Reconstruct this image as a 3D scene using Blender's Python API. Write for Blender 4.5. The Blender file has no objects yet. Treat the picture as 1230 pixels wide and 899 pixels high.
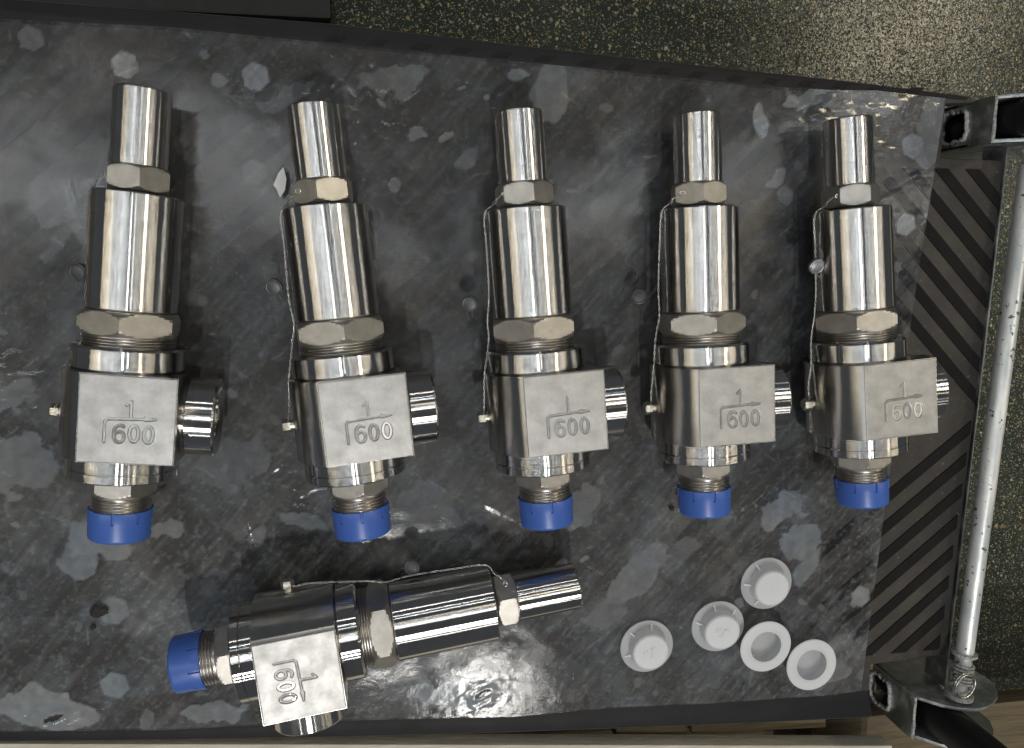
import bpy, bmesh, math, random
import numpy as np
from mathutils import Matrix, Vector, Euler
random.seed(4); RNG = np.random.default_rng(7)
sc = bpy.context.scene
COL = sc.collection
MM = 0.001
PI = math.pi

# ------------------------------------------------------------------ camera
cam_d = bpy.data.cameras.new('camera'); cam = bpy.data.objects.new('camera', cam_d); COL.objects.link(cam)
cr = Vector((0.98770882, 0.0, 0.15630509)); cu = Vector((0.0238249, 0.98831495, -0.1505521)); cdv = Vector((0.15447866, -0.15242559, -0.9761674))
M = Matrix.Identity(4)
for i in range(3):
    M[i][0] = cr[i]; M[i][1] = cu[i]; M[i][2] = -cdv[i]
CAMZ = 514.7
M[2][3] = CAMZ * MM
cam.matrix_world = M
cam_d.sensor_width = 36; cam_d.lens = 36 * 924 / 1230; cam_d.clip_start = 0.01; cam_d.clip_end = 60
sc.camera = cam
# ------------------------------------------------------------------ world + ceiling lamps of the workshop
w = bpy.data.worlds.new('World'); sc.world = w; w.use_nodes = True
bg = w.node_tree.nodes['Background']; bg.inputs[0].default_value = (0.86, 0.93, 1.0, 1); bg.inputs[1].default_value = 0.072
sc.view_settings.view_transform = 'Standard'; sc.view_settings.look = 'None'
sc.view_settings.exposure = 0.0; sc.view_settings.gamma = 1
COOL = (0.92, 0.97, 1.0); WARM = (1.0, 0.86, 0.62); NEUT = (1.0, 0.97, 0.92)
def lamp(name, d, h, sx, sy, power, col):
    l = bpy.data.lights.new(name, 'AREA'); l.shape = 'RECTANGLE'; l.size = sx; l.size_y = sy
    l.energy = power; l.color = col
    o = bpy.data.objects.new(name, l); COL.objects.link(o)
    o.location = (d[0] * h, d[1] * h, h)
    o.rotation_euler = Vector((-d[0], -d[1], -1)).to_track_quat('-Z', 'Y').to_euler()
    return o
LAMPS = [
    ((-0.02, -0.52), 4.0, 0.12, 0.20, 56, NEUT),
    ((0.14, -0.70), 4.0, 0.12, 0.20, 32, NEUT),
    ((0.84, 0.37), 4.0, 0.30, 0.6, 38, WARM),
    ((0.42, 0.10), 4.0, 0.04, 2.6, 9, COOL),
    ((0.62, 0.05), 4.0, 0.03, 2.6, 6, WARM),
    ((-0.15, 0.10), 4.0, 0.03, 1.8, 7, COOL),
    ((-0.33, 0.10), 4.0, 0.025, 1.8, 6, COOL),
    ((-0.58, 0.10), 4.0, 0.04, 2.6, 10, COOL),
    ((-0.86, 0.00), 4.0, 0.04, 2.6, 9, NEUT),
    ((-1.25, 0.10), 4.0, 0.10, 2.6, 20, WARM),
    ((0.27, 0.60), 4.0, 0.08, 0.08, 6, COOL),
    ((-0.20, 0.72), 4.0, 0.08, 0.08, 6, COOL),
    ((-0.45, -1.05), 4.0, 0.10, 0.10, 12, COOL),
    ((0.40, -0.95), 4.0, 0.08, 0.10, 8, NEUT),
    ((0.02, 1.20), 4.0, 0.10, 0.10, 10, NEUT),
    ((1.60, -0.2), 4.0, 0.12, 2.6, 18, WARM),
    ((1.15, 0.1), 4.0, 0.05, 2.6, 9, NEUT),
]
for a in LAMPS: lamp('ceiling_lamp', *a)

# ------------------------------------------------------------------ helpers
def link(name, me, mat=None, parent=None, loc=(0, 0, 0)):
    o = bpy.data.objects.new(name, me); COL.objects.link(o)
    if mat and me is not None and len(me.materials) == 0: me.materials.append(mat)
    if parent: o.parent = parent
    o.location = [c * MM for c in loc]
    return o
def tag(o, label, cat, group=None):
    o['label'] = label; o['category'] = cat
    if group: o['group'] = group
    return o
def structure(o): o['kind'] = 'structure'; return o
def empty(name, loc):
    o = bpy.data.objects.new(name, None); COL.objects.link(o); o.empty_display_size = .01
    o.location = [c * MM for c in loc]; return o
def mesh(name, V, F, smooth=35):
    me = bpy.data.meshes.new(name)
    me.from_pydata([tuple(c * MM for c in v) for v in V], [], [tuple(int(i) for i in f) for f in F]); me.update()
    if smooth is not None:
        me.polygons.foreach_set('use_smooth', [True] * len(me.polygons))
        me.set_sharp_from_angle(angle=math.radians(smooth))
    return me
def polar(name, ss, rfun, n=96, caps=(True, True), angles=None, axis='Y', smooth=35):
    """surface of revolution-like shape: stations ss along the axis, radius rfun(index, theta)"""
    th = np.array(angles) if angles is not None else np.arange(n) * 2 * PI / n
    n = len(th); V = []; F = []
    for i, s in enumerate(ss):
        for t in th:
            r = rfun(i, t); a, b = r * math.cos(t), r * math.sin(t)
            V.append((a, s, b) if axis == 'Y' else (s, a, b))
    fl = axis == 'X'
    for i in range(len(ss) - 1):
        for j in range(n):
            k = (j + 1) % n
            q = (i * n + j, (i + 1) * n + j, (i + 1) * n + k, i * n + k)
            F.append(q[::-1] if fl else q)
    for cflag, i in ((caps[0], 0), (caps[1], len(ss) - 1)):
        if cflag:
            f = [i * n + j for j in range(n)]
            F.append(f if ((i == 0) != fl) else f[::-1])
    me = mesh(name, V, F, smooth)
    bm = bmesh.new(); bm.from_mesh(me); bmesh.ops.recalc_face_normals(bm, faces=bm.faces); bm.to_mesh(me); bm.free()
    return me
def lathe(name, prof, n=96, caps=(True, True), axis='Y', smooth=35):
    return polar(name, [p[0] for p in prof], lambda i, t: prof[i][1], n, caps, None, axis, smooth)
def bevel_mesh(me, w, seg=2):
    bm = bmesh.new(); bm.from_mesh(me)
    bmesh.ops.recalc_face_normals(bm, faces=bm.faces)
    ed = [e for e in bm.edges if len(e.link_faces) == 2 and e.calc_face_angle(0) > 0.5]
    bmesh.ops.bevel(bm, geom=ed, offset=w * MM, segments=seg, affect='EDGES', profile=.6, clamp_overlap=True)
    bm.to_mesh(me); bm.free()
    me.polygons.foreach_set('use_smooth', [True] * len(me.polygons)); me.set_sharp_from_angle(angle=math.radians(40))
    return me
def prism(name, poly, z0, z1, plane='XY', smooth=None, bev=0):
    n = len(poly)
    def P(a, b, c): return (a, b, c) if plane == 'XY' else (a, c, b)      # 'XZ': poly in x,z, thickness along y
    V = [P(a, b, z0) for a, b in poly] + [P(a, b, z1) for a, b in poly]
    F = [tuple(range(n))[::-1], tuple(range(n, 2 * n))] + [(i, (i + 1) % n, n + (i + 1) % n, n + i) for i in range(n)]
    me = mesh(name, V, F, smooth)
    bm = bmesh.new(); bm.from_mesh(me); bmesh.ops.recalc_face_normals(bm, faces=bm.faces); bm.to_mesh(me); bm.free()
    if bev: bevel_mesh(me, bev)
    return me
def tube(name, pts, r, seg=8, closed=False, smooth=180):
    V = []; F = []; P = [Vector(p) for p in pts]; n = len(P); up = Vector((0.013, 0.02, 1)).normalized()
    for i, p in enumerate(P):
        a = P[(i - 1) % n] if (i > 0 or closed) else p; b = P[(i + 1) % n] if (i < n - 1 or closed) else p
        t = (b - a).normalized(); x = t.cross(up)
        if x.length < 1e-4: x = t.cross(Vector((1, 0, 0)))
        x.normalize(); y = x.cross(t)
        for k in range(seg):
            q = 2 * PI * k / seg; V.append(tuple(p + (x * math.cos(q) + y * math.sin(q)) * r))
    m = n if closed else n - 1
    for i in range(m):
        for k in range(seg):
            a = i * seg; b = ((i + 1) % n) * seg; F.append((a + k, a + (k + 1) % seg, b + (k + 1) % seg, b + k))
    if not closed: F += [tuple(range(seg))[::-1], tuple(range((n - 1) * seg, n * seg))]
    return mesh(name, V, F, smooth)
def join(name, mes, smooth=35):
    bm = bmesh.new()
    for m in mes: bm.from_mesh(m)
    me = bpy.data.meshes.new(name); bm.to_mesh(me); bm.free()
    me.set_sharp_from_angle(angle=math.radians(smooth)); return me
# value noise in numpy
def vnoise(x, y, seed):
    r = np.random.default_rng(seed); T = r.random((256, 256))
    xi = np.floor(x).astype(int); yi = np.floor(y).astype(int); fx = x - xi; fy = y - yi
    fx = fx * fx * fx * (fx * (fx * 6 - 15) + 10); fy = fy * fy * fy * (fy * (fy * 6 - 15) + 10)
    g = lambda a, b: T[a % 256, b % 256]
    return (g(xi, yi) * (1 - fx) + g(xi + 1, yi) * fx) * (1 - fy) + (g(xi, yi + 1) * (1 - fx) + g(xi + 1, yi + 1) * fx) * fy
def fbm(x, y, seed, o=5, gain=.5):
    s = 0; a = 1; t = 0
    for i in range(o):
        s = s + a * vnoise(x * 2 ** i + 17.3 * i, y * 2 ** i + 5.1 * i, seed + i); t += a; a *= gain
    return s / t

# ------------------------------------------------------------------ materials
class NT:
    def __init__(s, name):
        s.m = bpy.data.materials.new(name); s.m.use_nodes = True; s.t = s.m.node_tree; s.t.nodes.clear()
        s.out = s.t.nodes.new('ShaderNodeOutputMaterial'); s.b = None
    def n(s, ty, **k):
        o = s.t.nodes.new(ty)
        for a, v in k.items(): setattr(o, a, v)
        return o
    def set(s, sock, v):
        if isinstance(v, bpy.types.NodeSocket): s.t.links.new(v, sock)
        elif isinstance(v, (tuple, list)) and len(v) == 3 and sock.type == 'RGBA': sock.default_value = (*v, 1)
        else: sock.default_value = v
    def bsdf(s, col=(.5, .5, .5), metal=0, rough=.5, **k):
        b = s.n('ShaderNodeBsdfPrincipled'); s.b = b
        s.set(b.inputs['Base Color'], col); s.set(b.inputs['Metallic'], metal); s.set(b.inputs['Roughness'], rough)
        for a, v in k.items(): s.set(b.inputs[a], v)
        s.t.links.new(b.outputs[0], s.out.inputs[0]); return b
    def coord(s, scale=(1, 1, 1), kind='Object'):
        tc = s.n('ShaderNodeTexCoord'); mp = s.n('ShaderNodeMapping'); s.set(mp.inputs['Vector'], tc.outputs[kind]); mp.inputs['Scale'].default_value = scale
        return mp.outputs[0]
    def noise(s, scale, detail=4, rough=.55, vec=None, dist=0):
        o = s.n('ShaderNodeTexNoise'); o.inputs['Scale'].default_value = scale; o.inputs['Detail'].default_value = detail
        o.inputs['Roughness'].default_value = rough; o.inputs['Distortion'].default_value = dist
        if vec is not None: s.set(o.inputs['Vector'], vec)
        return o.outputs[0]
    def vor(s, scale, vec, out='Distance', feature='F1'):
        o = s.n('ShaderNodeTexVoronoi', feature=feature); o.inputs['Scale'].default_value = scale; s.set(o.inputs['Vector'], vec); return o.outputs[out]
    def ramp(s, f, stops, interp='LINEAR'):
        o = s.n('ShaderNodeValToRGB'); s.set(o.inputs[0], f); e = o.color_ramp.elements; o.color_ramp.interpolation = interp
        while len(e) < len(stops): e.new(.5)
        for q, (p, c) in zip(e, stops): q.position = p; q.color = (*c, 1) if isinstance(c, (tuple, list)) else (c, c, c, 1)
        return o.outputs[0]
    def mix(s, f, a, b, mode='MIX'):
        o = s.n('ShaderNodeMix', data_type='RGBA', blend_type=mode); s.set(o.inputs[0], f); s.set(o.inputs[6], a); s.set(o.inputs[7], b); return o.outputs[2]
    def math(s, op, a, b=0.0, clamp=False):
        o = s.n('ShaderNodeMath', operation=op, use_clamp=clamp); s.set(o.inputs[0], a); s.set(o.inputs[1], b); return o.outputs[0]
    def bump(s, h, strength, dist=.001, normal=None):
        o = s.n('ShaderNodeBump'); s.set(o.inputs['Height'], h); s.set(o.inputs['Strength'], strength); o.inputs['Distance'].default_value = dist
        if normal is not None: s.set(o.inputs['Normal'], normal)
        s.t.links.new(o.outputs[0], s.b.inputs['Normal']) if s.b else None
        return o.outputs[0]

def turned_steel(name, axis, rough=.21, col=(.68, .665, .64), aniso=.77):
    t = NT(name); 
    sc_ = (60, 2500, 60) if axis == 'Y' else (900, 60, 60)
    v = t.coord(sc_)
    g = t.noise(1, 2, .6, v)
    blot = t.noise(90, 4, .6, t.coord())
    c = t.mix(t.ramp(blot, [(.35, 0.), (.7, 1.)]), col, tuple(x * .86 for x in col))
    tan = t.n('ShaderNodeTangent', direction_type='RADIAL', axis=axis)
    rr = t.math('ADD', t.math('MULTIPLY', g, .08 if axis == 'Y' else .02), rough - .04)
    b = t.n('ShaderNodeBsdfAnisotropic', distribution='BECKMANN'); t.b = b
    t.set(b.inputs['Color'], c); t.set(b.inputs['Roughness'], rr); b.inputs['Anisotropy'].default_value = aniso
    b.inputs['Rotation'].default_value = 0.0; t.set(b.inputs['Tangent'], tan.outputs[0]); t.t.links.new(b.outputs[0], t.out.inputs[0])
    t.bump(g, .10 if axis == 'Y' else .006, .0001)
    return t.m
M_turn = turned_steel('turned_stainless_steel', 'Y')
M_turnx = turned_steel('turned_stainless_outlet', 'X', rough=.27, aniso=.70)
def body_mat():
    t = NT('satin_stainless_body'); v = t.coord((900, 40, 900)); g = t.noise(1, 3, .6, v)
    bl = t.noise(60, 4, .6, t.coord())
    t.bsdf(t.mix(bl, (.58, .565, .54), (.50, .48, .46)), 1, t.math('ADD', t.math('MULTIPLY', bl, .12), .24), Anisotropic=.6)
    tan = t.n('ShaderNodeTangent', direction_type='RADIAL', axis='Y'); t.set(t.b.inputs['Tangent'], tan.outputs[0]); t.b.inputs['Anisotropic Rotation'].default_value = .25
    t.bump(g, .06, .0001); return t.m
M_body = turned_steel('satin_stainless_body', 'Y', rough=.31, col=(.64, .625, .60), aniso=.60)
def face_mat():
    t = NT('blasted_stainless_face'); v = t.coord()
    a = t.noise(85, 5, .6, v); b = t.noise(1500, 3, .7, v); h = t.noise(1, 2, .5, t.coord((1400, 90, 90)))
    c = t.mix(t.ramp(a, [(.3, 0.), (.72, 1.)]), (.53, .525, .515), (.36, .355, .345))
    gr = t.n('ShaderNodeAttribute', attribute_name='groove_tone').outputs['Fac']
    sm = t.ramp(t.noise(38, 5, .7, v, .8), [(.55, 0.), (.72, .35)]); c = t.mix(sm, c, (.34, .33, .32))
    c = t.mix(t.math('MULTIPLY', gr, 1.0, True), c, (.12, .115, .11))  # darker colour in the stamped grooves and along the face edges
    t.bsdf(c, 1, t.math('ADD', t.math('MULTIPLY', a, .2), .40))
    n1 = t.bump(b, .25, .0002); t.bump(h, .18, .0001, n1); return t.m
M_face = face_mat()
def hex_mat():
    t = NT('milled_hex_steel'); g = t.noise(1, 3, .7, t.coord((120, 2600, 120))); a = t.noise(120, 4, .6, t.coord())
    c = t.mix(t.ramp(a, [(.3, 0.), (.7, 1.)]), (.53, .51, .475), (.41, .39, .355))
    t.bsdf(c, 1, t.math('ADD', t.math('MULTIPLY', g, .2), .33))
    t.bump(g, .35, .0002); return t.m
M_hex = hex_mat()
def thread_mat():
    t = NT('threaded_steel'); a = t.noise(200, 4, .6, t.coord()); t.bsdf(t.mix(a, (.55, .53, .5), (.35, .33, .31)), 1, .3); return t.m
M_thr = thread_mat()
def simple(name, col, metal=0, rough=.5, nscale=80, amt=.2, bump=.1, bscale=400, **k):
    k = {a.replace('_', ' '): v for a, v in k.items()}
    t = NT(name); a = t.noise(nscale, 4, .6, t.coord())
    t.bsdf(t.mix(a, tuple(c * (1 + amt) for c in col), tuple(c * (1 - amt) for c in col)), metal, t.math('ADD', t.math('MULTIPLY', a, .16), rough - .08), **k)
    t.bump(t.noise(bscale, 3, .6, t.coord()), bump, .0004); return t.m
M_blue = simple('blue_plastic', (.045, .11, .39), 0, .36, 60, .12, .06)
M_dark = simple('dark_bore', (.02, .02, .02), 1, .5)
M_wire = simple('seal_wire_steel', (.72, .71, .68), 1, .28)
M_seal = simple('lead_seal', (.09, .095, .10), .6, .42, 300, .4, .4, 900)
M_sealb = simple('bright_lead_seal', (.30, .31, .32), .8, .35, 300, .4, .4, 900)
M_plug = simple('plug_screw_steel', (.66, .62, .52), 1, .3, 300, .3, .3, 900)
M_black = simple('black_painted_tube', (.0025, .0025, .003), 0, .5)
M_blackr = simple('plain_black', (.010, .010, .011), 0, .6)
M_rib = simple('rubber_rib', (.010, .0095, .0095), 0, .7, 60, .3, .3, 900, Specular_IOR_Level=.12)
M_ribc = simple('covered_rubber_rib', (.019, .0185, .0195), 0, .62, 60, .3, .3, 900)
def mat_rubber():
    t = NT('dusty_rubber'); v = t.coord()
    a = t.noise(14, 6, .65, v); b = t.noise(260, 4, .7, v); s = t.noise(1, 3, .6, t.coord((30, 260, 1)))
    c = t.ramp(a, [(.3, (.014, .013, .013)), (.52, (.028, .025, .022)), (.72, (.050, .043, .036))])
    c = t.mix(t.ramp(b, [(.62, 0.), (.72, 1.)]), c, (.10, .09, .078))
    t.bsdf(c, 0, .62); t.bump(t.math('ADD', b, t.math('MULTIPLY', s, .5)), .35, .0006); return t.m
M_mat = mat_rubber()
def galv():
    t = NT('galvanised_steel'); v = t.coord()
    sp = t.vor(140, v, 'Color'); a = t.noise(45, 5, .65, v); b = t.noise(500, 4, .7, v)
    bw = t.n('ShaderNodeRGBToBW'); t.set(bw.inputs[0], sp)
    c = t.mix(bw.outputs[0], (.34, .375, .39), (.50, .53, .54))
    c = t.mix(t.ramp(a, [(.5, 0.), (.68, 1.)]), c, (.62, .64, .63))
    t.bsdf(c, t.ramp(a, [(.45, .95), (.7, .55)]), t.math('ADD', t.math('MULTIPLY', a, .3), .25))
    t.bump(t.math('ADD', b, a), .3, .0006); return t.m
M_galv = galv()
def zinc_rough():
    t = NT('rough_zinc_edge'); v = t.coord(); b = t.noise(420, 5, .75, v); 
    t.bsdf(t.ramp(b, [(.35, (.25, .26, .26)), (.55, (.62, .62, .62)), (.7, (.80, .80, .80))]), .45, .38); t.bump(b, .9, .002); return t.m
M_zinc = zinc_rough()
def rod_mat():
    t = NT('chipped_zinc_rod'); v = t.coord(); a = t.noise(1, 4, .6, t.coord((90, 25, 90))); b = t.noise(230, 3, .6, v)
    c = t.mix(t.ramp(a, [(.35, 0.), (.65, 1.)]), (.50, .54, .56), (.80, .81, .80)); chip = t.ramp(t.math('ADD', b, t.math('MULTIPLY', t.noise(40, 3, .6, v), .25)), [(.775, 0.), (.79, 1.)])
    c = t.mix(chip, c, (.10, .09, .085)); t.bsdf(c, t.math('SUBTRACT', .45, t.math('MULTIPLY', chip, .4)), t.math('ADD', .22, t.math('MULTIPLY', t.noise(1, 4, .7, t.coord((300, 60, 300))), .4))); t.bump(t.math('SUBTRACT', a, chip), .35, .0008); return t.m
M_rod = rod_mat()
def wood(name, c0, c1):
    t = NT(name); v = t.coord((3, 60, 60)); g = t.noise(4, 6, .65, v, .6); f = t.noise(1, 3, .7, t.coord((60, 900, 900)))
    c = t.mix(t.ramp(g, [(.35, 0.), (.65, 1.)]), c0, c1); c = t.mix(t.math('MULTIPLY', f, .5), c, tuple(x * .5 for x in c0))
    t.bsdf(c, 0, .75); t.bump(t.math('ADD', g, f), .5, .0012); return t.m
M_wood = wood('weathered_brown_wood', (.075, .056, .028), (.17, .13, .072))
M_woodp = wood('pale_worn_wood', (.48, .44, .36), (.66, .62, .55))
def floor_mat():
    t = NT('speckled_floor'); v = t.coord()
    dist = t.n('ShaderNodeVectorMath', operation='ADD'); nz = t.n('ShaderNodeTexNoise'); nz.inputs['Scale'].default_value = 260; t.set(nz.inputs['Vector'], v)
    sca = t.n('ShaderNodeVectorMath', operation='SCALE'); t.set(sca.inputs[0], nz.outputs['Color']); sca.inputs['Scale'].default_value = .004
    t.set(dist.inputs[0], v); t.set(dist.inputs[1], sca.outputs[0]); vv = dist.outputs[0]
    base = t.ramp(t.noise(5, 6, .65, v), [(.3, (.020, .026, .022)), (.55, (.037, .045, .038)), (.75, (.066, .072, .058))])
    c = base
    for sc_, thr, sel, col in ((170, .21, .72, None), (330, .26, .60, None), (750, .32, .52, None)):
        d = t.vor(sc_, vv); k = t.vor(sc_, vv, 'Color')
        sep = t.n('ShaderNodeSeparateColor'); t.set(sep.inputs[0], k)
        on = t.math('MULTIPLY', t.ramp(d, [(thr, 1.), (thr + .08, 0.)]), t.ramp(sep.outputs[0], [(sel, 0.), (sel + .02, 1.)]))
        pal = t.ramp(sep.outputs[1], [(0, (.30, .24, .11)), (.25, (.42, .38, .26)), (.5, (.16, .14, .08)), (.7, (.22, .24, .20)), (.9, (.38, .27, .12)), (1, (.50, .48, .38))], 'CONSTANT')
        c = t.mix(t.math('MULTIPLY', on, .85), c, pal)
    t.bsdf(c, 0, t.math('ADD', t.math('MULTIPLY', t.noise(120, 3, .6, v), .14), .12)); t.set(t.b.inputs['Specular IOR Level'], t.ramp(t.noise(520, 3, .6, vv), [(.45, .02), (.56, .28)]))
    t.bump(t.noise(420, 3, .6, v), .16, .0010); return t.m
M_floor = floor_mat()
def film_mat():
    t = NT('clear_plastic_film'); v = t.coord()
    at = t.n('ShaderNodeAttribute', attribute_name='haze'); hz = at.outputs['Fac']
    fine = t.noise(700, 4, .7, v); hz2 = t.math('ADD', hz, t.math('MULTIPLY', t.math('SUBTRACT', fine, .5), .10), True)
    tint = t.noise(16, 4, .6, v)
    dcol = t.mix(t.ramp(tint, [(.42, 0.), (.66, 1.)]), (.30, .34, .385), (.35, .352, .35))
    tr = t.n('ShaderNodeBsdfTransparent'); tr.inputs[0].default_value = (.93, .93, .93, 1)
    df = t.n('ShaderNodeBsdfDiffuse'); t.set(df.inputs[0], dcol)
    m1 = t.n('ShaderNodeMixShader'); t.set(m1.inputs[0], hz2); t.t.links.new(tr.outputs[0], m1.inputs[1]); t.t.links.new(df.outputs[0], m1.inputs[2])
    gl = t.n('ShaderNodeBsdfGlossy', distribution='BECKMANN'); gl.inputs[0].default_value = (1, 1, 1, 1); t.set(gl.inputs['Roughness'], t.math('ADD', .06, t.math('MULTIPLY', tint, .14)))
    bp = t.n('ShaderNodeBump'); bp.inputs['Strength'].default_value = .17; bp.inputs['Distance'].default_value = .0007
    wr = t.math('ADD', t.noise(55, 7, .72, v, 1.2), t.math('MULTIPLY', t.noise(1, 4, .65, t.coord((260, 260, 260))), .22)); t.set(bp.inputs['Height'], wr)
    t.set(gl.inputs['Normal'], bp.outputs[0])
    fr = t.n('ShaderNodeFresnel'); fr.inputs['IOR'].default_value = 1.45
    m2 = t.n('ShaderNodeMixShader'); t.set(m2.inputs[0], t.math('MULTIPLY', fr.outputs[0], .62)); t.t.links.new(m1.outputs[0], m2.inputs[1]); t.t.links.new(gl.outputs[0], m2.inputs[2])
    t.t.links.new(m2.outputs[0], t.out.inputs[0]); return t.m
M_film = film_mat()
def plug_mat(name, tra, trl):
    t = NT(name); v = t.coord()
    p = t.bsdf((.90, .92, .94), 0, .34); p.inputs['Specular IOR Level'].default_value = .5
    tl = t.n('ShaderNodeBsdfTranslucent'); tl.inputs[0].default_value = (.92, .94, .96, 1)
    tr = t.n('ShaderNodeBsdfTransparent')
    a = t.n('ShaderNodeMixShader'); a.inputs[0].default_value = trl; t.t.links.new(p.outputs[0], a.inputs[1]); t.t.links.new(tl.outputs[0], a.inputs[2])
    b = t.n('ShaderNodeMixShader'); b.inputs[0].default_value = tra; t.t.links.new(a.outputs[0], b.inputs[1]); t.t.links.new(tr.outputs[0], b.inputs[2])
    t.t.links.new(b.outputs[0], t.out.inputs[0]); t.bump(t.noise(200, 3, .5, v), .12, .0004); return t.m
M_pe = plug_mat('milky_polyethylene', .30, .35); M_pet = plug_mat('thin_clear_polyethylene', .60, .40)

# ------------------------------------------------------------------ floor
FZ = -180
fl = link('floor', mesh('floor', [(-1600, -1600, FZ), (2400, -1600, FZ), (2400, 1600, FZ), (-1600, 1600, FZ)], [(0, 1, 2, 3)], None), M_floor); structure(fl)

# ------------------------------------------------------------------ rubber mat with chevron ribs
outline = [(-360, -312), (-268, -321), (-162, -331), (-48, -341), (60, -349), (165, -356), (275, -363), (376, -368), (371, -346), (371, -322), (437, -319),
           (440, -200), (444, -60), (447, 69), (396, 70), (396, 107), (419, 108), (417, 113), (313, 121), (131, 132), (-31, 143), (-224, 149), (-360, 152)]
rm = link('rubber_mat', prism('rubber_mat', outline, -16, -2.5, bev=5.5), M_mat)
tag(rm, 'black rubber mat with raised chevron ribs, under the plastic sheet and the valves', 'mat')
M_band2 = simple('worn_border_rib', (.0065, .006, .0065), 0, .6, 40, .35, .5, 900, Specular_IOR_Level=.2)
M_band = simple('dark_mat_edge', (.010, .0095, .011), 0, .6, 40, .35, .3, 500, Specular_IOR_Level=.25)  # edge strips coloured darker than the rest of the mat
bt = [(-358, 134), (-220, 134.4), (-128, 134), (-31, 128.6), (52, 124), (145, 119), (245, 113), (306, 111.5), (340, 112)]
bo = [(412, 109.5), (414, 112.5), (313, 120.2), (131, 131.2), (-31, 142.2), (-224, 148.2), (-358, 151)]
link('dark_edge_strip', prism('dark_edge_strip', bt + bo, -15.5, -2.1, bev=5), M_band, rm)
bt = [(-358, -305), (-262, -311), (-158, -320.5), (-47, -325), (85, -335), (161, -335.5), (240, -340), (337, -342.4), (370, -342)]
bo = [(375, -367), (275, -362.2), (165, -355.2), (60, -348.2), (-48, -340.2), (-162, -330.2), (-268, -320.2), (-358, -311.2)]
link('dark_edge_strip', prism('dark_edge_strip', bt + bo, -15.5, -2.1, bev=2.5), M_band, rm)
for i in range(16):
    x = -36 + 26.5 * i + random.uniform(-2, 2); y = np.interp(x, [-128, 52, 245, 400], [134.5, 125, 114, 111]) + 2.6
    link('rib', prism('rib', [(x, y), (x + 10, y - .5), (x + 14, y + 2.6), (x + 5, y + 3.2)], -2.6, -1.6), M_band2, rm)
def clip(poly, f):
    out = []
    for i in range(len(poly)):
        a, b = poly[i - 1], poly[i]; fa, fb = f(a), f(b)
        if fa >= 0: out.append(a)
        if (fa >= 0) != (fb >= 0):
            t = fa / (fa - fb); out.append((a[0] + (b[0] - a[0]) * t, a[1] + (b[1] - a[1]) * t))
    return out
def ribs(xr, xl, yc, dirn, ys, slope=1.0, wd=13.0, topx=lambda y: 0):
    for y in ys:
        dx = xr - xl
        x1 = xr + topx(y)
        poly = [(x1, y - wd / 2), (x1, y + wd / 2), (xl, y + wd / 2 + dirn * dx * slope), (xl, y - wd / 2 + dirn * dx * slope)]
        if dirn > 0: poly = clip(poly, lambda p: p[1] - (yc + 2))
        else: poly = clip(poly, lambda p: (yc - 4) - p[1]) if len(poly) else poly
        # keep inside the mat
        top_lim = 62 if xr > 400 else 128 - .05 * xr
        poly = clip(poly, lambda p: top_lim - p[1]) if len(poly) >= 3 else []
        if len(poly) >= 3: poly = clip(poly, lambda p: p[1] - (-313 if xr > 400 else -302 - .07 * (p[0] + 200)))
        if len(poly) < 3: continue
        A = abs(sum(poly[i - 1][0] * poly[i][1] - poly[i][0] * poly[i - 1][1] for i in range(len(poly)))) / 2
        if A < 60: continue
        link('rib', prism('rib', poly, -3.2, -1.7 if xr > 400 else -2.35), M_rib if xr > 400 else M_ribc, rm)
edge = lambda y: (y + 100) * .028
ribs(441, 322, -118, +1, [-107 + 24.4 * i for i in range(7)], 1.0, 11.0, edge)
ribs(441, 322, -118, -1, [-131 - 25 * i for i in range(8)], .78, 10.5, lambda y: (y + 100) * .055)
for ci, xr in enumerate((305, 185, 65, -55, -175)):
    ribs(xr, xr - 104, -118, -1, [170 - 28 * i for i in range(17)] if False else [-131 - 26 * i for i in range(7)], .8, 12)
    # the upper half of these columns leans the same way
    for k in range(8):
        y = -96 + 30 * k; xl = xr - 104
        poly = [(xr, y + 50), (xr, y + 62), (xl, y - 21), (xl, y - 33)]
        poly = clip(poly, lambda p: (126 - .05 * p[0]) - p[1]); 
        if len(poly) >= 3: poly = clip(poly, lambda p: p[1] + 114)
        if len(poly) >= 3: link('rib', prism('rib', poly, -3.2, -2.35), M_ribc, rm)

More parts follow.
